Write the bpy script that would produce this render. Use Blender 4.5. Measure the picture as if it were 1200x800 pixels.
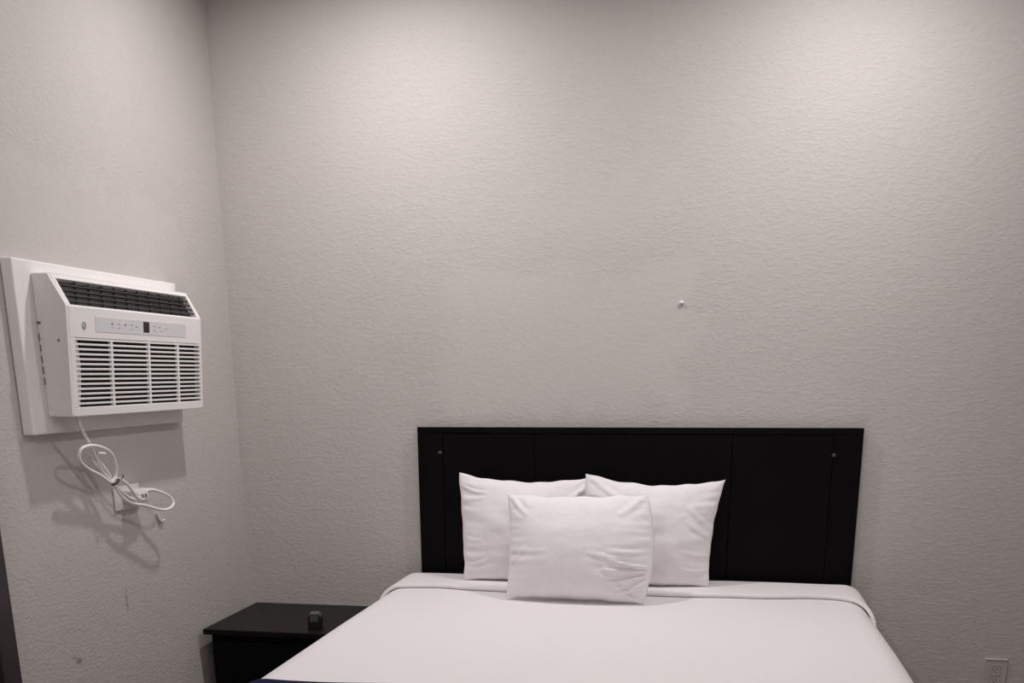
import bpy, bmesh, math, random
from mathutils import Vector, Matrix, noise
sc = bpy.context.scene
for o in list(bpy.data.objects): bpy.data.objects.remove(o)
C = sc.collection
random.seed(4)

# ------------------------------------------------------------------ camera
RT = Vector((0.98250741, 0.18609371, -0.00695163))
UP = Vector((-0.0453584, 0.27534745, 0.96027413))
FW = Vector((-0.18061509, 0.94316113, -0.27897182))
cam = bpy.data.cameras.new('camera'); camo = bpy.data.objects.new('camera', cam); C.objects.link(camo)
cam.sensor_fit = 'HORIZONTAL'; cam.sensor_width = 36.0
cam.lens = 1213.28 / 1200 * 36.0
cam.shift_y = (790 - 400) / 1200            # the photo is the upper part of a taller frame
cam.clip_start = 0.05
m = Matrix((( RT.x, UP.x, -FW.x, 0), (RT.y, UP.y, -FW.y, 0), (RT.z, UP.z, -FW.z, 1.42), (0, 0, 0, 1)))
camo.matrix_world = m
sc.camera = camo

# ------------------------------------------------------------------ colour management, world
sc.view_settings.view_transform = 'Standard'
sc.view_settings.look = 'None'
sc.view_settings.exposure = 0.06
sc.view_settings.gamma = 1.0
sc.view_settings.use_curve_mapping = False
w = bpy.data.worlds.new('world'); sc.world = w; w.use_nodes = True
w.node_tree.nodes['Background'].inputs[0].default_value = (0.5, 0.5, 0.55, 1)
w.node_tree.nodes['Background'].inputs[1].default_value = 0.05

# room
XL, XR, YB, YF, ZC = -1.788, 2.05, 3.80, -1.10, 2.80
LAMPS = [(-1.06, 3.14), (0.38, 3.14), (-1.03, 1.45), (0.42, 1.45), (-1.03, -0.2), (0.42, -0.2)]
LAMP_W = [12.9, 12.9, 4, 4, 12, 12]
LAMP_COL = (1.0, 0.972, 0.968)

# ------------------------------------------------------------------ helpers
def tag(o, label=None, cat=None, group=None, kind=None):
    for k, v in (('label', label), ('category', cat), ('group', group), ('kind', kind)):
        if v: o[k] = v
    return o

def thing(name, label, cat, loc=(0, 0, 0), group=None):
    o = bpy.data.objects.new(name, None); C.objects.link(o); o.location = loc
    o.empty_display_size = .05
    return tag(o, label, cat, group)

def wloc(o):
    v = Vector((0, 0, 0))
    while o is not None: v = v + o.location; o = o.parent
    return v

def obj(name, bm, mat, parent=None, smooth=False, origin=None, recalc=True):
    """bm is in world coordinates"""
    if recalc: bmesh.ops.recalc_face_normals(bm, faces=bm.faces)
    base = wloc(parent) if parent else Vector((0, 0, 0))
    org = Vector(origin) if origin else base
    bmesh.ops.translate(bm, verts=bm.verts, vec=-org)
    me = bpy.data.meshes.new(name); bm.to_mesh(me); bm.free()
    if smooth:
        for p in me.polygons: p.use_smooth = True
    me.materials.append(mat)
    o = bpy.data.objects.new(name, me); C.objects.link(o)
    if parent: o.parent = parent
    o.location = org - base
    return o

def box(bm, x0, x1, y0, y1, z0, z1, bev=0.0, seg=2):
    r = bmesh.ops.create_cube(bm, size=1)
    vs = r['verts']
    for v in vs:
        v.co = Vector(((x0 + x1) / 2 + v.co.x * (x1 - x0), (y0 + y1) / 2 + v.co.y * (y1 - y0), (z0 + z1) / 2 + v.co.z * (z1 - z0)))
    if bev:
        es = set(e for v in vs for e in v.link_edges)
        bmesh.ops.bevel(bm, geom=list(es), offset=bev, segments=seg, affect='EDGES', profile=0.5)
    return vs

def xf(bm, verts, mat):
    for v in verts: v.co = mat @ v.co

def cyl(bm, c, axis, r, h, seg=24, r2=None):
    res = bmesh.ops.create_cone(bm, cap_ends=True, segments=seg, radius1=r, radius2=r if r2 is None else r2, depth=h)
    q = Vector((0, 0, 1)).rotation_difference(Vector(axis).normalized()).to_matrix().to_4x4()
    mt = Matrix.Translation(Vector(c)) @ q
    for v in res['verts']: v.co = mt @ v.co
    return res['verts']

def catmull(pts, n=8):
    P = [Vector(p) for p in pts]; out = []
    for i in range(len(P) - 1):
        p0 = P[i - 1] if i else P[0] * 2 - P[1]
        p1, p2 = P[i], P[i + 1]
        p3 = P[i + 2] if i + 2 < len(P) else P[-1] * 2 - P[-2]
        for k in range(n):
            t = k / n
            out.append(0.5 * ((2 * p1) + (p2 - p0) * t + (2 * p0 - 5 * p1 + 4 * p2 - p3) * t * t + (3 * p1 - p0 - 3 * p2 + p3) * t ** 3))
    out.append(P[-1]); return out

def tube(bm, pts, r, seg=10, spl=8):
    P = catmull(pts, spl) if spl else [Vector(p) for p in pts]
    rings = []; up = Vector((0.3, 0.2, 1)).normalized()
    for i, p in enumerate(P):
        t = (P[min(i + 1, len(P) - 1)] - P[max(i - 1, 0)]).normalized()
        a = (up - t * up.dot(t)).normalized(); up = a
        b = t.cross(a)
        rings.append([bm.verts.new(p + a * math.cos(2 * math.pi * k / seg) * r + b * math.sin(2 * math.pi * k / seg) * r) for k in range(seg)])
    for i in range(len(rings) - 1):
        for k in range(seg):
            bm.faces.new((rings[i][k], rings[i][(k + 1) % seg], rings[i + 1][(k + 1) % seg], rings[i + 1][k]))
    bm.faces.new(rings[0]); bm.faces.new(rings[-1][::-1])

def prism_y(bm, prof, y0, y1):
    a = [bm.verts.new((x, y0, z)) for x, z in prof]; b = [bm.verts.new((x, y1, z)) for x, z in prof]
    bm.faces.new(a); bm.faces.new(b[::-1])
    n = len(prof)
    for i in range(n): bm.faces.new((a[i], a[(i + 1) % n], b[(i + 1) % n], b[i]))
    return a + b

def bevel_mod(o, wd, seg=2, angle=35):
    b = o.modifiers.new('bevel', 'BEVEL'); b.width = wd; b.segments = seg; b.limit_method = 'ANGLE'; b.angle_limit = math.radians(angle)
    b.harden_normals = False

# ------------------------------------------------------------------ materials
def mat(name, col, rough=0.6, bump=None, spec=0.5, var=None, metal=0.0, emit=None, sheen=0.0):
    mt = bpy.data.materials.new(name); mt.use_nodes = True
    nt = mt.node_tree; b = nt.nodes['Principled BSDF']
    b.inputs['Base Color'].default_value = (*col, 1); b.inputs['Roughness'].default_value = rough
    b.inputs['Specular IOR Level'].default_value = spec; b.inputs['Metallic'].default_value = metal
    if sheen: b.inputs['Sheen Weight'].default_value = sheen
    if emit:
        b.inputs['Emission Color'].default_value = (*emit[0], 1); b.inputs['Emission Strength'].default_value = emit[1]
    tc = nt.nodes.new('ShaderNodeTexCoord')
    if var:
        scale, amt = var
        n = nt.nodes.new('ShaderNodeTexNoise'); n.inputs['Scale'].default_value = scale; n.inputs['Detail'].default_value = 4
        r = nt.nodes.new('ShaderNodeMapRange'); r.inputs['To Min'].default_value = 1 - amt; r.inputs['To Max'].default_value = 1 + amt
        mx = nt.nodes.new('ShaderNodeVectorMath'); mx.operation = 'SCALE'; mx.inputs[0].default_value = col
        nt.links.new(tc.outputs['Object'], n.inputs['Vector']); nt.links.new(n.outputs['Fac'], r.inputs['Value'])
        nt.links.new(r.outputs['Result'], mx.inputs['Scale']); nt.links.new(mx.outputs['Vector'], b.inputs['Base Color'])
    if bump:
        scale, dist = bump
        n2 = nt.nodes.new('ShaderNodeTexNoise'); n2.inputs['Scale'].default_value = scale; n2.inputs['Detail'].default_value = 3
        bp = nt.nodes.new('ShaderNodeBump'); bp.inputs['Distance'].default_value = dist; bp.inputs['Strength'].default_value = 1
        nt.links.new(tc.outputs['Object'], n2.inputs['Vector']); nt.links.new(n2.outputs['Fac'], bp.inputs['Height'])
        nt.links.new(bp.outputs['Normal'], b.inputs['Normal'])
    return mt

def wall_material(name, col, patches, plane, spots=()):
    """painted orange-peel plaster; patches = smoother, slightly paler repainted areas (u0,u1,z0,z1,amount)"""
    mt = bpy.data.materials.new(name); mt.use_nodes = True
    nt = mt.node_tree; N = nt.nodes; L = nt.links; b = N['Principled BSDF']
    b.inputs['Roughness'].default_value = 0.62; b.inputs['Specular IOR Level'].default_value = 0.3
    tc = N.new('ShaderNodeTexCoord')
    def math_(op, a, c=None, clamp=False):
        n = N.new('ShaderNodeMath'); n.operation = op; n.use_clamp = clamp
        for i, v in enumerate((a, c)):
            if v is None: continue
            if isinstance(v, (int, float)): n.inputs[i].default_value = v
            else: L.new(v, n.inputs[i])
        return n.outputs[0]
    # wobble so that the patch borders are ragged
    wn = N.new('ShaderNodeTexNoise'); wn.inputs['Scale'].default_value = 7; wn.inputs['Detail'].default_value = 3
    L.new(tc.outputs['Object'], wn.inputs['Vector'])
    sep = N.new('ShaderNodeSeparateXYZ'); L.new(tc.outputs['Object'], sep.inputs[0])
    u = sep.outputs['X' if plane == 'x' else 'Y']; z = sep.outputs['Z']
    wob = math_('MULTIPLY', math_('SUBTRACT', wn.outputs['Fac'], 0.5), 0.35)
    u2 = math_('ADD', u, wob); z2 = math_('ADD', z, wob)
    total = None
    for (u0, u1, z0, z1, amt) in patches:
        k = 14.0
        a = math_('MULTIPLY', math_('SUBTRACT', u2, u0), k, True); c = math_('MULTIPLY', math_('SUBTRACT', u1, u2), k, True)
        d = math_('MULTIPLY', math_('SUBTRACT', z2, z0), k, True); e = math_('MULTIPLY', math_('SUBTRACT', z1, z2), k, True)
        p = math_('MULTIPLY', math_('MULTIPLY', math_('MULTIPLY', a, c), math_('MULTIPLY', d, e)), amt)
        total = p if total is None else math_('ADD', total, p)
    big = N.new('ShaderNodeTexNoise'); big.inputs['Scale'].default_value = 2.2; big.inputs['Detail'].default_value = 4
    L.new(tc.outputs['Object'], big.inputs['Vector'])
    fine = N.new('ShaderNodeTexNoise'); fine.inputs['Scale'].default_value = 60; fine.inputs['Detail'].default_value = 3
    L.new(tc.outputs['Object'], fine.inputs['Vector'])
    f = math_('ADD', math_('MULTIPLY', math_('SUBTRACT', big.outputs['Fac'], .5), .10), math_('MULTIPLY', math_('SUBTRACT', fine.outputs['Fac'], .5), .05))
    f = math_('ADD', f, 1.0)
    if total is not None: f = math_('ADD', f, math_('MULTIPLY', total, 0.045))
    for (su, sz, ru, rz, am) in spots:      # scuff marks
        dd = math_('ADD', math_('POWER', math_('DIVIDE', math_('SUBTRACT', math_('ADD', u, math_('MULTIPLY', wob, .12)), su), ru), 2.0), math_('POWER', math_('DIVIDE', math_('SUBTRACT', math_('ADD', z, math_('MULTIPLY', wob, .2)), sz), rz), 2.0))
        f = math_('SUBTRACT', f, math_('MULTIPLY', math_('SUBTRACT', 1.0, dd, True), am))
    sc_ = N.new('ShaderNodeVectorMath'); sc_.operation = 'SCALE'; sc_.inputs[0].default_value = col
    L.new(f, sc_.inputs['Scale']); L.new(sc_.outputs['Vector'], b.inputs['Base Color'])
    # orange peel: stretched noise + soft blobs
    mp = N.new('ShaderNodeMapping'); mp.inputs['Scale'].default_value = (1, 1, 1.7); L.new(tc.outputs['Object'], mp.inputs['Vector'])
    n1 = N.new('ShaderNodeTexNoise'); n1.inputs['Scale'].default_value = 62; n1.inputs['Detail'].default_value = 3; n1.inputs['Roughness'].default_value = .55
    L.new(mp.outputs[0], n1.inputs['Vector'])
    n2 = N.new('ShaderNodeTexNoise'); n2.inputs['Scale'].default_value = 14; n2.inputs['Detail'].default_value = 2
    L.new(mp.outputs[0], n2.inputs['Vector'])
    cr = N.new('ShaderNodeMapRange'); cr.inputs['From Min'].default_value = .45; cr.inputs['From Max'].default_value = .62; cr.interpolation_type = 'SMOOTHSTEP'
    L.new(n1.outputs['Fac'], cr.inputs['Value'])
    h = math_('ADD', cr.outputs[0], math_('MULTIPLY', n2.outputs['Fac'], 2.0))
    if total is not None: h = math_('MULTIPLY', h, math_('SUBTRACT', 1.0, math_('MULTIPLY', total, .45)))
    bp = N.new('ShaderNodeBump'); bp.inputs['Distance'].default_value = 0.00044; bp.inputs['Strength'].default_value = 1
    L.new(h, bp.inputs['Height']); L.new(bp.outputs['Normal'], b.inputs['Normal'])
    return mt

WALL = (0.558, 0.519, 0.498)
M_wall_b = wall_material('wall_paint_back', WALL, [(-1.0, -0.05, 1.25, 1.80, 1.0), (-0.75, -0.15, 1.86, 2.1, .5)], 'x')
M_wall_l = wall_material('wall_paint_left', WALL, [(2.3, 3.55, 1.62, 1.98, 1.0), (2.4, 3.2, .95, 1.3, .7)], 'y', [(2.625, .622, .022, .010, .5), (2.60, .632, .015, .007, .35), (2.905, .735, .010, .045, .3), (2.30, .80, .02, .02, .15)])
M_wall = wall_material('wall_paint', WALL, [], 'x')
M_ceil = mat('ceiling_paint', (0.62, 0.60, 0.58), 0.8, bump=(60, .001))
M_floor = mat('dark_carpet', (0.13, 0.115, 0.105), 0.95, bump=(220, .002), var=(30, .2), spec=.1)
M_base = mat('baseboard_paint', (0.42, 0.40, 0.39), 0.5)
M_door = mat('dark_brown_paint', (0.040, 0.030, 0.031), 0.45, bump=(90, .0004), var=(8, .12))
M_black = mat('black_wood', (0.0034, 0.0026, 0.0028), 0.55, bump=(60, .0002), var=(12, .2), spec=.08)
M_nstop = mat('black_laminate', (0.006, 0.005, 0.0053), 0.40, bump=(70, .0003), var=(12, .2), spec=.14)
M_metal = mat('brushed_metal', (0.35, 0.35, 0.36), 0.4, metal=1.0)
M_bolt = mat('bolt_metal', (0.06, 0.06, 0.062), 0.5, metal=.5)
M_sheet = mat('white_cotton', (0.82, 0.772, 0.780), 0.85, bump=(350, .0004), sheen=.15, spec=.2)
M_pillow = mat('white_pillowcase', (0.87, 0.822, 0.833), 0.85, bump=(55, .0012), sheen=.15, spec=.2)
M_navy = mat('navy_cloth', (0.008, 0.011, 0.042), 0.9, bump=(300, .0005), spec=.12)
M_mattress = mat('mattress_ticking', (0.7, 0.7, 0.68), 0.85, bump=(40, .002))
M_ac = mat('white_plastic', (0.88, 0.85, 0.84), 0.38, spec=.45)
M_acside = mat('side_plastic', (0.86, 0.82, 0.815), 0.5, var=(18, .04), spec=.35)
M_acgrey = mat('control_plastic', (0.70, 0.69, 0.70), 0.4)
M_dark = mat('dark_plastic', (0.006, 0.006, 0.006), 0.6)
M_fin = mat('grey_louvre_plastic', (0.032, 0.030, 0.030), 0.5)
M_filter = mat('filter_mesh', (0.005, 0.0045, 0.0045), 0.9, bump=(400, .001))
M_disp = mat('black_display', (0.004, 0.004, 0.005), 0.15)
M_mark = mat('grey_print', (0.20, 0.20, 0.21), 0.5)
M_board = mat('painted_board', (0.90, 0.865, 0.85), 0.5, bump=(30, .0008), var=(9, .04))
M_cord = mat('cord_vinyl', (0.90, 0.85, 0.83), 0.42)
M_tie = mat('black_tie', (0.02, 0.018, 0.018), 0.6)
M_plate = mat('ivory_plate', (0.76, 0.71, 0.69), 0.4)
M_plate2 = mat('painted_plate', (0.50, 0.465, 0.45), 0.45)
M_slot = mat('slot_dark', (0.01, 0.01, 0.01), 0.7)
M_lens = mat('lamp_lens', (0.9, 0.9, 0.9), 0.4, emit=((1, .97, .95), 3.0))
M_white = mat('white_enamel', (0.8, 0.79, 0.78), 0.4)
M_gad = mat('gadget_black', (0.010, 0.011, 0.011), 0.3)
M_gadtop = mat('gadget_grey', (0.085, 0.09, 0.088), 0.3)

# ------------------------------------------------------------------ room shell
def struct(name, bm, m_, parent=None):
    o = obj(name, bm, m_, parent)
    if not parent: o['kind'] = 'structure'
    return o
T = .12
bm = bmesh.new(); box(bm, XL - T, XR + T, YB, YB + T, 0, ZC); struct('wall_back', bm, M_wall_b)
bm = bmesh.new(); box(bm, XL - T, XL, YF, YB, 0, ZC); struct('wall_left', bm, M_wall_l)
bm = bmesh.new(); box(bm, XR, XR + T, YF, YB, 0, ZC); struct('wall_right', bm, M_wall)
bm = bmesh.new(); box(bm, XL - T, XR + T, YF - T, YF, 0, ZC); struct('wall_front', bm, M_wall)
bm = bmesh.new(); box(bm, XL - T, XR + T, YF - T, YB + T, -.12, 0); struct('floor', bm, M_floor)
bm = bmesh.new(); box(bm, XL - T, XR + T, YF - T, YB + T, ZC, ZC + .12); struct('ceiling', bm, M_ceil)
def baseboard(name, x0, x1, y0, y1):
    bm = bmesh.new(); box(bm, x0, x1, y0, y1, 0, .09, .004); struct(name, bm, M_base)
baseboard('baseboard_back', XL + .012, XR, YB - .012, YB)
baseboard('baseboard_left', XL, XL + .012, 2.40, YB)
baseboard('baseboard_right', XR - .012, XR, YF, YB - .012)
baseboard('baseboard_front', XL, XR - .012, YF, YF + .012)

# dark door in the left wall: its right casing is what the frame shows
d = thing('door_1', None, None, (XL, 1.87, 0)); d['kind'] = 'structure'
bm = bmesh.new()
box(bm, XL, XL + .022, 2.270, 2.339, 0, 2.13, .004); box(bm, XL, XL + .022, 1.31, 1.385, 0, 2.13, .004); box(bm, XL, XL + .022, 1.385, 2.270, 2.05, 2.13, .004)
obj('door_casing', bm, M_door, d)
bm = bmesh.new(); box(bm, XL, XL + .012, 1.387, 2.268, .008, 2.048, .002)
for (a, b_) in ((.25, .95), (1.10, 1.90)):
    for (c0, c1) in ((1.49, 1.79), (1.87, 2.17)):
        box(bm, XL + .010, XL + .018, c0, c1, a, b_, .004)
obj('door_leaf', bm, M_door, d)
bm = bmesh.new(); cyl(bm, (XL + .017, 1.455, 1.0), (1, 0, 0), .028, .010); cyl(bm, (XL + .04, 1.455, 1.0), (1, 0, 0), .010, .04)
r = bmesh.ops.create_uvsphere(bm, u_segments=20, v_segments=12, radius=.028)
xf(bm, r['verts'], Matrix.Translation((XL + .07, 1.455, 1.0)))
obj('door_knob', bm, M_metal, d, True)

# ------------------------------------------------------------------ ceiling lamps
for i, ((lx, ly), pw) in enumerate(zip(LAMPS, LAMP_W)):
    side = 'left' if lx < 0 else 'right'
    where = ('nearest the headboard wall', 'over the middle of the bed', 'farthest from the headboard wall')[i // 2]
    t = thing('recessed_downlight', 'round white recessed ceiling downlight on the %s side, %s' % (side, where), 'ceiling light', (lx, ly, ZC), 'recessed ceiling downlights')
    bm = bmesh.new(); n = 32
    ro, ri = .095, .075
    rings = []
    for (rr, zz) in ((ro, ZC - .0005), (ro, ZC - .006), (ri, ZC - .008), (ri, ZC - .0005)):
        rings.append([bm.verts.new((lx + rr * math.cos(2 * math.pi * k / n), ly + rr * math.sin(2 * math.pi * k / n), zz)) for k in range(n)])
    for a in range(4):
        for k in range(n): bm.faces.new((rings[a][k], rings[a][(k + 1) % n], rings[(a + 1) % 4][(k + 1) % n], rings[(a + 1) % 4][k]))
    obj('trim_ring', bm, M_white, t, True)
    bm = bmesh.new(); cyl(bm, (lx, ly, ZC - .002), (0, 0, 1), ri, .003, 32); obj('lens', bm, M_lens, t)
    ld = bpy.data.lights.new('downlight_light', 'AREA'); ld.shape = 'DISK'; ld.size = .08; ld.energy = pw; ld.color = LAMP_COL; ld.spread = math.radians(168 if ly > 2.5 else 175)
    lo = bpy.data.objects.new('downlight_light', ld); C.objects.link(lo); lo.parent = t; lo.location = (0, 0, -.012)

# ------------------------------------------------------------------ headboard (bolted to the wall)
HX0, HX1, HZ = -1.070, 0.503, 1.234
hb = thing('headboard', 'wide black wooden headboard fixed to the back wall behind the pillows', 'headboard', ((HX0 + HX1) / 2, YB - .02, 0.35))
HC = (HX0 + HX1) / 2
bm = bmesh.new()
yb0, yf = YB - .001, YB - .030
box(bm, HX0 + .004, HX1 - .004, YB - .022, yb0, .35, HZ - .004)
obj('back_board', bm, M_black, hb)
def hpart(name, x0, x1, z0, z1, th=.030, bev=.002):
    bm = bmesh.new(); box(bm, x0, x1, YB - th, YB - .022, z0, z1, bev); return obj(name, bm, M_black, hb)
hpart('top_rail', HX0, HX1, HZ - .022, HZ, .032)
for sx in (HX0, HX1 - .095): hpart('stile', sx, sx + .095, .35, HZ - .0222, .031)
for (a, b_) in ((HX0 + .0958, HC - .3508), (HC - .3500, HC + .3500), (HC + .3508, HX1 - .0958)):
    hpart('panel', a, b_, .35, HZ - .0228, .0295)
for bx in (HC - .702, HC + .694):
    bm = bmesh.new(); cyl(bm, (bx, YB - .0335, 1.142), (0, 1, 0), .0075, .005, 20)
    r = bmesh.ops.create_uvsphere(bm, u_segments=14, v_segments=8, radius=.0062)
    xf(bm, r['verts'], Matrix.Translation((bx, YB - .0358, 1.142)) @ Matrix.Diagonal((1, .45, 1, 1)))
    o = obj('bolt', bm, M_bolt, hb, True); o['label'] = 'small grey metal bolt head'

# ------------------------------------------------------------------ bed
BX0, BX1, BY0, BY1, BZ = -1.075, 0.495, 1.70, 3.735, 0.676
bed = thing('bed', 'large bed with white mattress on a dark base in front of the black headboard', 'bed', ((BX0 + BX1) / 2, (BY0 + BY1) / 2, 0))
bm = bmesh.new(); box(bm, BX0 + .012, BX1 - .012, BY0 + .012, BY1 - .002, .42, BZ, .045, 4); obj('mattress', bm, M_mattress, bed, True)
bm = bmesh.new(); box(bm, BX0 + .02, BX1 - .02, BY0 + .02, BY1 - .01, .20, .415, .02, 3); obj('box_spring', bm, M_mattress, bed, True)
bm = bmesh.new(); box(bm, BX0 + .03, BX1 - .03, BY0 + .03, BY1 - .02, .14, .195, .004); obj('bed_frame', bm, M_black, bed)
for lx in (BX0 + .08, BX1 - .08):
    for ly in (BY0 + .10, BY1 - .10):
        bm = bmesh.new(); cyl(bm, (lx, ly, .07), (0, 0, 1), .022, .139, 16, .028); obj('leg', bm, M_black, bed)

def fold_profile(s, half, top_r):
    """arc-length s from the centre -> (offset, drop) over a rounded edge at +-half"""
    sg = 1 if s >= 0 else -1; s = abs(s); flat = half - top_r; arc = top_r * math.pi / 2
    if s <= flat: return sg * s, 0.0
    if s <= flat + arc:
        a = (s - flat) / top_r; return sg * (flat + top_r * math.sin(a)), top_r * (1 - math.cos(a))
    return sg * half, top_r + (s - flat - arc)

def drape(name, label, cat, xh, cx, top, y_head, y_end, foot_y, side_len, mat_, edge=None, rad=.05, th=.006, folds=.008, nx=150, ny=110, seed=0., edge2=None, flare=0.0):
    """cloth over the mattress; grid of arc length across (x) and along (y)"""
    bm = bmesh.new(); rows = []
    smax = (xh - rad) + rad * math.pi / 2 + side_len - rad
    for j in range(ny + 1):
        row = []
        for i in range(nx + 1):
            s = -smax + 2 * smax * i / nx
            dx, dz = fold_profile(s, xh, rad)
            x = cx + dx
            ya = y_head + (edge(x, dz) if edge else 0.0)
            yb = y_end + (edge2(x, dz) if edge2 else 0.0)
            y = ya + (yb - ya) * j / ny
            dz2 = 0.0
            if foot_y is not None and y < foot_y + rad:
                e = foot_y + rad - y; arc = rad * math.pi / 2
                if e < arc: a = e / rad; y = foot_y + rad - rad * math.sin(a); dz2 = rad * (1 - math.cos(a))
                else: y = foot_y; dz2 = rad + e - arc
            z = top - max(dz, dz2) - .35 * min(dz, dz2)
            z = max(z, .12)
            if flare and dz > 0: x += (1 if dx > 0 else -1) * flare * min(1, dz / .05) * min(1, max(0, (3.42 - y) / .45))
            n0 = noise.noise(Vector((x * 3.1 + seed, y * 2.3, 0.3)))
            n1 = noise.noise(Vector((x * 9 + seed, y * 5.0, 1.3)))
            if dz < .01 and dz2 < .01: z += .0025 * n0 + .0010 * n1
            d_ = min(1.0, max(0.0, (dz - rad * .6) / .25))
            if d_ > 0:
                x += (1 if dx > 0 else -1) * (d_ * folds * (0.6 + math.sin(y * 17 + 3 * n0) + .6 * math.sin(y * 31 + seed)))
            d2 = min(1.0, max(0.0, (dz2 - rad * .6) / .25))
            if d2 > 0: y -= d2 * folds * (0.6 + math.sin(x * 16 + 3 * n0))
            row.append(bm.verts.new((x, y, z)))
        rows.append(row)
    for j in range(ny):
        for i in range(nx): bm.faces.new((rows[j][i], rows[j][i + 1], rows[j + 1][i + 1], rows[j + 1][i]))
    bmesh.ops.recalc_face_normals(bm, faces=bm.faces)
    o = obj(name, bm, mat_, None, True, origin=(cx, (y_head + y_end) / 2, top), recalc=False)
    if sum(p.normal.z for p in o.data.polygons) < 0: o.data.flip_normals()
    sm = o.modifiers.new('thickness', 'SOLIDIFY'); sm.thickness = th; sm.offset = 1
    bv = o.modifiers.new('soft_edge', 'BEVEL'); bv.width = th * .4; bv.segments = 3; bv.limit_method = 'ANGLE'; bv.angle_limit = math.radians(50)
    return tag(o, label, cat)

CXB = (BX0 + BX1) / 2 - .011; XH = (BX1 - BX0) / 2
def run_edge(x, dz):
    return .010 * math.sin(x * 9 + 1) + (.02 * min(1, dz / .2))
drape('bedspread', 'smooth white bedspread covering the bed and hanging down its sides', 'bedspread', XH + .040, CXB, BZ + .006, 3.62, 1.36, BY0 - .006, .46, M_sheet, rad=.060, seed=2.0, flare=.016)
def band_edge(x, dz):
    b = .030 * math.exp(-((x + .93) / .10) ** 2) - .022 * math.exp(-((x + .52) / .30) ** 2) + .035 * math.exp(-((x - .38) / .16) ** 2)
    if x > .44: b -= min(.22, .55 * dz + (x - .44) * .6)
    if x < -1.02: b -= min(.14, .5 * dz)
    return b + .004 * math.sin(x * 23)
def head_edge(x, dz): return -min(.03, dz * .3)
drape('folded_sheet', 'white top sheet turned down in a band across the bed under the pillows', 'sheet', XH + .0475, CXB, BZ + .0135, 3.726, 3.485, None, .34, M_sheet, edge=head_edge, edge2=band_edge, rad=.062, th=.013, ny=26, seed=2.0, flare=.016)
drape('bed_runner', 'navy blue runner blanket lying across the foot end of the bed', 'blanket', XH + .0465, CXB, BZ + .0128, 2.325, 1.40, BY0 - .014, .40, M_navy, edge=run_edge, rad=.061, th=.005, nx=120, ny=50, seed=2.0, flare=.016)

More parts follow.
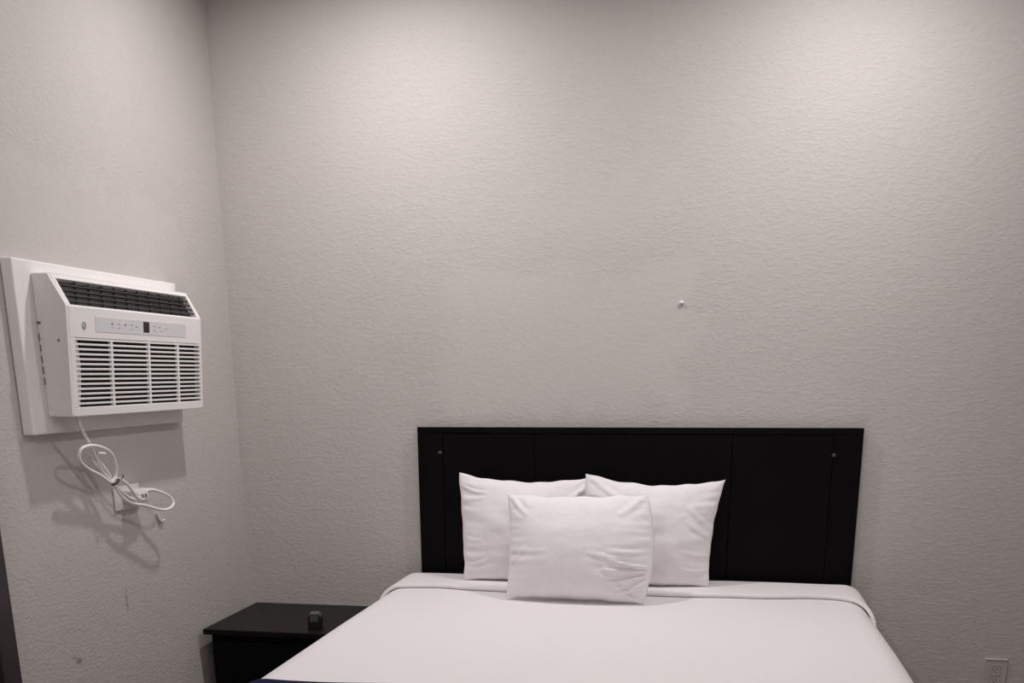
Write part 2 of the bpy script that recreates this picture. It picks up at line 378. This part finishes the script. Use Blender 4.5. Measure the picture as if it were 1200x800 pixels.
# ------------------------------------------------------------------ pillows
def pillow(name, label, corners, T_, lean, pos, group=None, pinch=(.03, .03, .03, .03), creases=(), seed=0., n=72, back=.75, sag=.0, wr=.0035, twist=0.):
    """corners: BL, BR, TR, TL (x, z) local; front faces -y; leans back by `lean` degrees about its bottom"""
    BL, BR, TR, TL = [Vector((c[0], 0, c[1])) for c in corners]
    pb, pr, pt, pl_ = pinch
    H = (TL.z - BL.z)
    bm = bmesh.new()
    def base(u, v):
        s, t = (u + 1) / 2, (v + 1) / 2
        p = BL * (1 - s) * (1 - t) + BR * s * (1 - t) + TR * s * t + TL * (1 - s) * t
        kx = (1 - abs(v) ** 2.2); kz = (1 - abs(u) ** 2.2)
        p.x += (pl_ * kx * (1 - s) ** 2) - (pr * kx * s ** 2)
        p.z += (pb * kz * (1 - t) ** 2) - (pt * kz * t ** 2)
        e = max(abs(u), abs(v)) ** 8
        p.x += e * .0035 * noise.noise(Vector((v * 4 + seed, u * 2, 4))); p.z += e * .0050 * noise.noise(Vector((u * 4 + seed, 7, v)))
        return p
    def thick(u, v):
        a = max(0, 1 - u * u); b_ = max(0, 1 - v * v)
        t = (a ** .62) * (b_ ** .55)
        if sag: t *= 1 + sag * (-(v) * .8) * (1 - abs(v)) * 2
        return t
    def wrinkle(u, v):
        eu, ev = abs(u) ** 3, abs(v) ** 3
        a = noise.noise(Vector((u * 1.3 + seed, v * 8.0, seed))) * eu * (1 - ev) * wr * 2.6
        b_ = noise.noise(Vector((u * 8.0 + seed, v * 1.3, seed + 3))) * ev * (1 - eu) * wr * 1.8
        c = noise.noise(Vector((u * 1.8, v * 1.8, seed + 9))) * wr * 1.8 + noise.noise(Vector((u * 4.3, v * 4.9, seed + 5))) * wr * .8
        w_ = a + b_ + c * (1 - eu) * (1 - ev)
        for (u0, v0, u1, v1, wd, amp) in creases:
            dx, dy = u1 - u0, v1 - v0; L2 = dx * dx + dy * dy
            tt = ((u - u0) * dx + (v - v0) * dy) / L2
            tc_ = min(1, max(0, tt)); dd = math.hypot(u - u0 - dx * tc_, v - v0 - dy * tc_ + .03 * math.sin(tc_ * 3.1))
            fall = math.sin(math.pi * min(1, max(0.0, .12 + .8 * tc_))) ** .7
            w_ += amp * fall * (math.exp(-(dd / wd) ** 2) - .55 * math.exp(-((dd - wd * 1.7) / wd) ** 2))
        edge = min(1, (1 - abs(u)) * 12) * min(1, (1 - abs(v)) * 12)
        return w_ * edge
    def pos_uv(i): 
        q = -1 + 2 * i / n
        return math.sin(q * math.pi / 2) * .55 + q * .45
    fr, bk = {}, {}
    for i in range(n + 1):
        for j in range(n + 1):
            u, v = pos_uv(i), pos_uv(j); p = base(u, v); t = thick(u, v)
            border = i in (0, n) or j in (0, n)
            f_ = bm.verts.new(p + Vector((0, -(T_ * t + wrinkle(u, v)), 0))) if not border else bm.verts.new(p)
            fr[i, j] = f_
            bk[i, j] = f_ if border else bm.verts.new(p + Vector((0, T_ * back * t, 0)))
    for i in range(n):
        for j in range(n):
            bm.faces.new((fr[i, j], fr[i + 1, j], fr[i + 1, j + 1], fr[i, j + 1]))
            try: bm.faces.new((bk[i, j], bk[i, j + 1], bk[i + 1, j + 1], bk[i + 1, j]))
            except ValueError: pass
    mt = Matrix.Translation(Vector(pos)) @ Matrix.Rotation(math.radians(twist), 4, 'Z') @ Matrix.Rotation(math.radians(-lean), 4, 'X')
    for v in bm.verts: v.co = mt @ v.co
    o = obj(name, bm, M_pillow, None, True, origin=pos)
    return tag(o, label, 'pillow', group)

SZ = .706
pillow('pillow', 'white bed pillow leaning on the headboard, left one of the back pair',
       [(-.222, .0), (.240, .0), (.238, .368), (-.244, .380)], .072, 9, (-.642, 3.618, SZ), 'pair of back pillows', twist=4, pinch=(.0, .008, .026, .004), wr=.0045, seed=1.3,
       creases=[(-.95, .75, -.6, .70, .03, .004), (-.95, .55, -.62, .60, .03, .003), (.97, .9, .62, .55, .05, .006), (-.95, -.2, -.7, -.25, .03, .003), (-.95, -.7, -.6, -.62, .03, .004)])
pillow('pillow', 'white bed pillow leaning on the headboard, right one of the back pair',
       [(-.225, .0), (.197, .0), (.241, .366), (-.240, .384)], .072, 9, (-.188, 3.592, SZ), 'pair of back pillows', twist=4, pinch=(.0, .016, .030, .0), wr=.0045, seed=6.7,
       creases=[(.95, .1, .55, .5, .035, .005), (.97, -.1, .55, .22, .035, .005), (.95, -.42, .5, -.35, .03, .003), (.95, -.72, .5, -.68, .03, .004), (-.9, .95, -.3, .55, .05, .004)])
pillow('throw_pillow', 'square white throw pillow propped in front of the two back pillows', 
       [(-.232, .0), (.228, -.006), (.222, .352), (-.246, .344)], .088, 16, (-.430, 3.352, SZ - .008), None, pinch=(.004, -.030, .008, .010), seed=3.1, wr=.0040,
       creases=[(1.0, -.36, .46, -.26, .030, .009), (1.0, -.42, .40, -.44, .032, .010), (.99, -.48, .52, -.66, .030, .008), (.97, -.62, .62, -.86, .030, .008), (.90, -.97, .60, -.70, .035, .007),
                (.97, -.05, .45, -.10, .04, .006), (.9, .95, .62, .62, .05, .006), (-.92, .93, -.7, .60, .04, .006), (-.97, -.35, -.72, -.05, .035, .004), (-.9, -.1, -.4, -.12, .04, .003), (.2, -.15, .7, -.2, .04, .004)], twist=-2)

# ------------------------------------------------------------------ nightstand
NX0, NX1, NY0, NY1, NZ = XL + .022, -1.165, 3.335, YB - .003, .549
ns = thing('nightstand', 'low black nightstand in the corner between the left wall and the bed', 'nightstand', ((NX0 + NX1) / 2, (NY0 + NY1) / 2, 0))
bm = bmesh.new(); box(bm, NX0, NX1, NY0, NY1, NZ - .020, NZ, .0025, 2); obj('top', bm, M_nstop, ns)
cx0, cx1, cy0, cy1 = NX0 + .022, NX1 - .022, NY0 + .024, NY1 - .01
bm = bmesh.new()
box(bm, cx0, cx0 + .018, cy0, cy1, .0, NZ - .0205); box(bm, cx1 - .018, cx1, cy0, cy1, .0, NZ - .0205)
box(bm, cx0 + .018, cx1 - .018, cy1 - .012, cy1, .05, NZ - .0205); box(bm, cx0 + .018, cx1 - .018, cy0 + .002, cy1 - .012, .06, .078)
box(bm, cx0 + .018, cx1 - .018, cy0 + .02, cy0 + .032, .0, .06); box(bm, cx0 + .018, cx1 - .018, cy0 + .002, cy0 + .018, NZ - .045, NZ - .0205)
obj('body', bm, M_black, ns)
for (z0, z1) in ((.305, .5035), (.085, .302)):
    bm = bmesh.new(); box(bm, cx0 + .020, cx1 - .020, cy0 - .014, cy0 + .30, z0, z1, .003)
    dr = obj('drawer', bm, M_black, ns)
    bm = bmesh.new(); zc = (z0 + z1) / 2; xc = (cx0 + cx1) / 2
    cyl(bm, (xc, cy0 - .022, zc), (0, 1, 0), .006, .016, 14); cyl(bm, (xc, cy0 - .034, zc), (0, 1, 0), .015, .010, 20, .012)
    obj('knob', bm, M_black, dr, True)

# gadget on it
g = thing('bedside_gadget', 'tiny black box-shaped gadget with a grey top standing on the nightstand', 'gadget', (-1.372, 3.425, NZ))
gm = Matrix.Translation((-1.372, 3.425, NZ)) @ Matrix.Rotation(math.radians(14), 4, 'Z')
bm = bmesh.new(); vs = prism_y(bm, [(-.026, 0.0005), (.024, 0.0005), (.024, .044), (.012, .052), (-.018, .052), (-.026, .040)], -.022, .030); xf(bm, vs, gm)
o = obj('housing', bm, M_gad, g); bevel_mod(o, .002)
bm = bmesh.new(); vs = box(bm, -.017, .013, -.022, .026, .0525, .0545, .0006); xf(bm, bm.verts, gm); obj('top_cover', bm, M_gadtop, g)
bm = bmesh.new(); box(bm, -.016, .012, -.0245, -.0222, .026, .046, .0006); xf(bm, bm.verts, gm); obj('front_window', bm, M_gadtop, g)

# ------------------------------------------------------------------ mounting board and air conditioner
PX = XL + .030
bm = bmesh.new()
prof = [(XL + .001, 2.506), (PX, 2.511), (PX, 3.338), (XL + .001, 3.338)]
z0, z1 = 1.272, 1.711
a = [bm.verts.new((x, y, z0)) for x, y in prof]; b_ = [bm.verts.new((x, y, z1)) for x, y in prof]
b_[1].co.y = 2.511; b_[2].co.y = 3.352; b_[3].co.y = 3.352; a[2].co.y = 3.322; a[3].co.y = 3.322
bm.faces.new(a); bm.faces.new(b_[::-1])
for i in range(4): bm.faces.new((a[i], a[(i + 1) % 4], b_[(i + 1) % 4], b_[i]))
o = obj('mounting_board', bm, M_board, None, origin=(XL, 2.93, 1.27)); bevel_mod(o, .004, 3)
tag(o, 'off-white wooden board on the left wall framing the air conditioner', 'board')

AY0, AY1 = 2.584, 3.333
ac = thing('air_conditioner', 'white wall-mounted air conditioner on the left wall with slatted front grille', 'air conditioner', (PX, (AY0 + AY1) / 2, 1.315))
# outer profile in (x, z)
PB, PF, PK, PT = (PX + .0005), (-1.688, 1.316), (-1.668, 1.597), (-1.710, 1.678)
prof_out = [(PB, 1.316), PF, (-1.6865, 1.322), (-1.670, 1.575), PK, (-1.671, 1.606), (-1.7065, 1.669), PT, (PB, 1.680)]
inset = .022
prof_in = [(PB, 1.319), (PF[0] - inset, 1.319), (PK[0] - inset, 1.590), (PT[0] - inset * .8, 1.674), (PB, 1.676)]
bm = bmesh.new(); prism_y(bm, prof_in, AY0 + .006, AY1 - .006); obj('chassis', bm, M_filter, ac)
for (ya, yb) in ((AY0, AY0 + .012), (AY1 - .012, AY1)):
    bm = bmesh.new(); prism_y(bm, prof_out, ya, yb); o = obj('side_panel', bm, M_acside, ac); bevel_mod(o, .003, 2)
    if ya == AY0: sidep = o
# vent slot, screw and clip on the near side panel
bm = bmesh.new(); box(bm, PB + .001, PB + .011, AY0 - .0012, AY0 + .001, 1.553, 1.560); obj('vent_slot', bm, M_mark, sidep)
for k in range(5):
    bm = bmesh.new(); box(bm, PB + .001, PB + .004, AY0 - .001, AY0 + .001, 1.40 + k * .028, 1.418 + k * .028); obj('vent_slot', bm, M_mark, sidep)
bm = bmesh.new(); cyl(bm, (-1.700, AY0 - .0008, 1.512), (0, 1, 0), .0035, .002, 14); obj('screw', bm, M_mark, sidep)
bm = bmesh.new(); box(bm, PB + .002, PB + .020, AY0 - .004, AY0, 1.318, 1.330, .0015); obj('clip', bm, M_ac, sidep)

def frame(p0, p1):
    P0 = Vector((p0[0], 0, p0[1])); t = Vector((p1[0] - p0[0], 0, p1[1] - p0[1])); Ln = t.length; t.normalize()
    nn = Vector((t.z, 0, -t.x))           # outward (+x)
    return P0, t, nn, Ln
def fbox(bm, F, y0, y1, t0, t1, n0, n1, bev=0, tilt=0.0):
    P0, t, nn, Ln = F
    tmp = bmesh.new(); box(tmp, n0, n1, y0, y1, t0, t1, bev)
    if tilt:
        c = Vector(((n0 + n1) / 2, 0, (t0 + t1) / 2)); R_ = Matrix.Translation(c) @ Matrix.Rotation(tilt, 4, 'Y') @ Matrix.Translation(-c)
        for v in tmp.verts: v.co = R_ @ v.co
    for v in tmp.verts: q = v.co.copy(); v.co = P0 + nn * q.x + Vector((0, q.y, 0)) + t * q.z
    me = bpy.data.meshes.new('tmp'); tmp.to_mesh(me); tmp.free(); bm.from_mesh(me); bpy.data.meshes.remove(me)
FL = frame(PF, PK); LL = FL[3]
FT = frame(PK, PT); LT = FT[3]
Ya, Yb = AY0 + .0122, AY1 - .0122
# front cover: bottom rail, stiles, control band, upper rim (one moulded piece)
G0, G1 = .024, .204                       # lower grille extent along the face
gy0, gy1 = AY0 + .034, AY1 - .014
bm = bmesh.new()
fbox(bm, FL, Ya, Yb, .0, G0, -.020, 0, .002)
fbox(bm, FL, Ya, gy0, G0, G1, -.020, 0, .001); fbox(bm, FL, gy1, Yb, G0, G1, -.020, 0, .001)
fbox(bm, FL, Ya, Yb, G1, LL + .002, -.020, 0, .002)
ty0, ty1 = AY0 + .026, AY1 - .020
fbox(bm, FT, Ya, Yb, .0, .006, -.020, 0, .001); fbox(bm, FT, Ya, Yb, LT - .012, LT, -.020, 0, .001)
fbox(bm, FT, Ya, ty0, .006, LT - .012, -.020, 0, .001); fbox(bm, FT, ty1, Yb, .006, LT - .012, -.020, 0, .001)
obj('front_cover', bm, M_ac, ac)
bm = bmesh.new(); prism_y(bm, [(PB, 1.6765), (PT[0] - .004, 1.6765), (PT[0] - .003, 1.680), (PB, 1.681)], Ya, Yb); obj('top_panel', bm, M_ac, ac)
# intake grille
bm = bmesh.new(); NS = 14
for k in range(NS):
    t = G0 + (k + .75) * (G1 - G0) / NS
    if k < NS - 0: fbox(bm, FL, gy0, gy1, t - .0027, t + .0027, -.0060, -.001, .0006)
for yy in (2.795, 2.998, 3.175): fbox(bm, FL, yy - .005, yy + .005, G0, G1, -.010, -.0004, .001)
for k in range(NS):                       # little closed ends of the slots at the near side
    t = G0 + (k + .25) * (G1 - G0) / NS
    fbox(bm, FL, gy0, gy0 + .018 + .012 * math.sin(math.pi * k / NS), t - .004, t + .004, -.016, -.008)
obj('intake_grille', bm, M_ac, ac)
# air outlet with dark louvres
bm = bmesh.new(); T0, T1 = .006, LT - .012
fbox(bm, FT, ty0, ty1, T0, T1, -.0215, -.0175)
aol = obj('air_outlet', bm, M_dark, ac)
bm = bmesh.new()
for k in range(1, 5): tt = T0 + k * (T1 - T0) / 5; fbox(bm, FT, ty0, ty1, tt - .0016, tt + .0016, -.0075, -.003)
obj('louvre', bm, M_fin, aol)
bm = bmesh.new()
for k in range(1, 11):
    yy = ty0 + k * (ty1 - ty0) / 11; tmp = bmesh.new(); box(tmp, -.0125, -.0078, -.0018, .0018, T0, T1)
    P0, t, nn, Ln = FT
    for v in tmp.verts: q = v.co.copy(); v.co = P0 + nn * q.x + Vector((0, yy + q.y + (q.z - T0) * .75 - .02, 0)) + t * q.z
    me = bpy.data.meshes.new('tmp'); tmp.to_mesh(me); tmp.free(); bm.from_mesh(me); bpy.data.meshes.remove(me)
obj('vane', bm, M_fin, aol)
# control panel
bm = bmesh.new(); fbox(bm, FL, 2.715, 3.225, .222, .262, -.001, .0009, .0004); cp = obj('control_panel', bm, M_acgrey, ac)
bm = bmesh.new(); fbox(bm, FL, 2.966, 3.000, .229, .259, .0, .0014, .0003); obj('display', bm, M_disp, cp)
for (yy, tt, wd, hh) in ((2.80, .246, .008, .005), (2.835, .247, .012, .002), (2.868, .246, .010, .004), (2.90, .247, .012, .002), (2.93, .243, .012, .002), (2.80, .236, .010, .0015), (2.835, .236, .012, .0015), (2.90, .235, .012, .0015),
                         (3.03, .248, .012, .002), (3.06, .246, .012, .002), (3.03, .237, .012, .0015), (3.07, .236, .010, .0015), (3.10, .243, .010, .002)):
    bm = bmesh.new(); fbox(bm, FL, yy - wd / 2, yy + wd / 2, tt - hh / 2, tt + hh / 2, .0009, .0013); obj('button_mark', bm, M_mark, cp)
# round script emblem
def fpt(F, y, t, n_): return F[0] + F[2] * n_ + Vector((0, y, 0)) + F[1] * t
bm = bmesh.new(); ec, et, er = 2.662, .236, .0105
cyl(bm, fpt(FL, ec, et, .0003), FL[2], er, .0012, 28); em = obj('emblem', bm, M_mark, ac); em['label'] = 'small grey round script emblem'
bm = bmesh.new()
def eseg(pts, r_=.0007): tube(bm, [fpt(FL, ec + a_ * er, et + b2 * er, .0011) for a_, b2 in pts], r_, 6, 5)
eseg([(math.cos(a_) * .86, math.sin(a_) * .86) for a_ in [i * math.pi / 8 for i in range(17)]], .0006)
eseg([(-.05, .45), (-.35, .5), (-.55, .1), (-.4, -.35), (-.12, -.2), (-.1, .1), (-.3, .05)])
eseg([(.5, .42), (.2, .5), (.1, .2), (.35, .08), (.1, -.05), (.1, -.4), (.5, -.35)])
obj('emblem_lettering', bm, M_ac, em, True)

# power cord (leaves the case at its lower near corner, bundled with a black tie, ends in a boxy plug)
lead = [(-1.713, 2.645, 1.322), (-1.713, 2.651, 1.294), (-1.718, 2.68, 1.261), (-1.723, 2.711, 1.228), (-1.728, 2.734, 1.198), (-1.733, 2.761, 1.167), (-1.738, 2.799, 1.137), (-1.738, 2.827, 1.119), (-1.743, 2.862, 1.093), (-1.748, 2.913, 1.067), (-1.748, 2.969, 1.047), (-1.748, 3.01, 1.05)]
loopA = [(-1.733, 2.809, 1.118), (-1.728, 2.829, 1.141), (-1.722, 2.825, 1.169), (-1.716, 2.799, 1.203), (-1.71, 2.753, 1.223), (-1.708, 2.701, 1.234), (-1.713, 2.658, 1.232), (-1.718, 2.642, 1.217), (-1.723, 2.65, 1.195), (-1.728, 2.69, 1.171), (-1.733, 2.749, 1.149), (-1.736, 2.794, 1.127), (-1.738, 2.829, 1.109), (-1.738, 2.852, 1.084), (-1.736, 2.882, 1.06), (-1.733, 2.922, 1.045), (-1.728, 2.972, 1.034), (-1.723, 3.032, 1.016), (-1.718, 3.075, 1.008), (-1.716, 3.111, 1.012), (-1.718, 3.129, 1.026), (-1.723, 3.114, 1.047), (-1.728, 3.072, 1.065), (-1.738, 3.034, 1.076), (-1.748, 3.004, 1.072)]
loopB = [(-1.743, 2.832, 1.124), (-1.745, 2.812, 1.150), (-1.745, 2.784, 1.180), (-1.742, 2.765, 1.200), (-1.736, 2.768, 1.207), (-1.732, 2.790, 1.204)]
loopC = [(-1.748, 2.738, 1.196), (-1.748, 2.760, 1.176), (-1.743, 2.785, 1.146), (-1.738, 2.815, 1.128), (-1.728, 2.84, 1.128), (-1.723, 2.871, 1.112), (-1.723, 2.899, 1.087), (-1.728, 2.928, 1.065), (-1.738, 2.982, 1.051)]
bm = bmesh.new()
for pth in (lead, loopA, loopB, loopC): tube(bm, pth, .0047, 10, 7)
cord = obj('power_cord', bm, M_cord, ac, True); cord['label'] = 'cream power cord looped in a bundle below the case'
bm = bmesh.new()
tp = [(-1.733 + .013 * math.cos(a_), 2.826 + .016 * math.sin(a_) * .8 - .003 * math.cos(a_), 1.122 + .018 * math.sin(a_) * .45) for a_ in [i * math.pi / 6 for i in range(13)]]
tube(bm, tp, .0030, 8, 4); tube(bm, [(-1.719, 2.838, 1.127), (-1.716, 2.846, 1.134), (-1.718, 2.850, 1.140)], .0016, 6, 4)
obj('cable_tie', bm, M_tie, cord, True)
bm = bmesh.new()
OX = XL + .007
box(bm, OX + .0005, OX + .040, 2.940, 3.028, 1.040, 1.083, .006, 3)
box(bm, OX + .040, OX + .046, 2.955, 3.012, 1.047, 1.076, .003, 2)
tube(bm, [(-1.752, 3.026, 1.068), (-1.744, 3.036, 1.072)], .007, 10, 2)
obj('plug', bm, M_plate, cord, True)
bm = bmesh.new(); box(bm, OX + .046, OX + .0475, 2.968, 2.980, 1.056, 1.068, .0004); box(bm, OX + .046, OX + .0475, 2.988, 3.000, 1.056, 1.068, .0004)
obj('plug_button', bm, M_mark, cord)

# outlets
def outlet(name, label, axis, c, wd, ht, m_, horizontal=False):
    t = thing(name, label, 'outlet', c)
    cx_, cy_, cz_ = c
    def B(bm, u0, u1, v0, v1, n0, n1, bev=0):
        if axis == 'x': box(bm, cx_ + n0, cx_ + n1, cy_ + u0, cy_ + u1, cz_ + v0, cz_ + v1, bev)
        else: box(bm, cx_ + u0, cx_ + u1, cy_ - n1, cy_ - n0, cz_ + v0, cz_ + v1, bev)
    bm = bmesh.new(); B(bm, -wd / 2, wd / 2, -ht / 2, ht / 2, 0.0003, .006, .0025); obj('cover_plate', bm, m_, t)
    for s in (-1, 1):
        du, dv = ((s * .0195, 0) if horizontal else (0, s * .0195))
        bm = bmesh.new(); B(bm, du - .0165, du + .0165, dv - .0165, dv + .0165, .006, .0068, .002); rc = obj('receptacle', bm, m_, t)
        bm = bmesh.new()
        for q in (-.006, .006):
            if horizontal: B(bm, du - .002, du + .006, dv + q - .001, dv + q + .001, .0066, .0071)
            else: B(bm, du + q - .001, du + q + .001, dv - .001, dv + .007, .0066, .0071)
        B(bm, du - .002, du + .002, dv - .009, dv - .0055, .0066, .0071)
        obj('socket_slot', bm, M_slot, rc)
    return t
outlet('wall_outlet', 'cream outlet plate on the left wall behind the bundled power cord', 'x', (XL, 2.968, 1.060), .146, .074, M_plate, True)
t = outlet('wall_outlet', 'grey-painted outlet plate low on the back wall right of the bed', 'y', (1.022, YB, .377), .080, .122, M_plate2)
bm = bmesh.new(); box(bm, .985, 1.060, YB - .0085, YB - .006, .4335, .4375, .001); o = obj('plate_top_edge', bm, M_plate, t)

# cup hook below the cord and wall anchor on the back wall
bm = bmesh.new(); hy, hz = 3.150, .968
tube(bm, [(XL + .0045, hy - .012, hz + .020), (XL + .0055, hy - .010, hz + .006), (XL + .006, hy - .002, hz - .006), (XL + .006, hy + .010, hz - .009), (XL + .008, hy + .022, hz - .006)], .0042, 8, 6)
o = obj('wall_hook', bm, M_plate, None, True, origin=(XL, hy, hz)); tag(o, 'tiny cream J-shaped hook on the left wall just below the bundled cord', 'hook')
bm = bmesh.new(); ax_, az_ = -.127, 1.648
tube(bm, [(ax_, YB - .0002, az_), (ax_, YB - .006, az_), (ax_, YB - .0065, az_)], .0070, 14, 0)
r = bmesh.ops.create_uvsphere(bm, u_segments=16, v_segments=10, radius=.0082)
xf(bm, r['verts'], Matrix.Translation((ax_, YB - .007, az_ + .001)) @ Matrix.Diagonal((1.1, .5, .62, 1)))
o = obj('wall_anchor', bm, M_white, None, True, origin=(ax_, YB, az_)); tag(o, 'small white screw anchor alone in the middle of the back wall above the headboard', 'anchor')
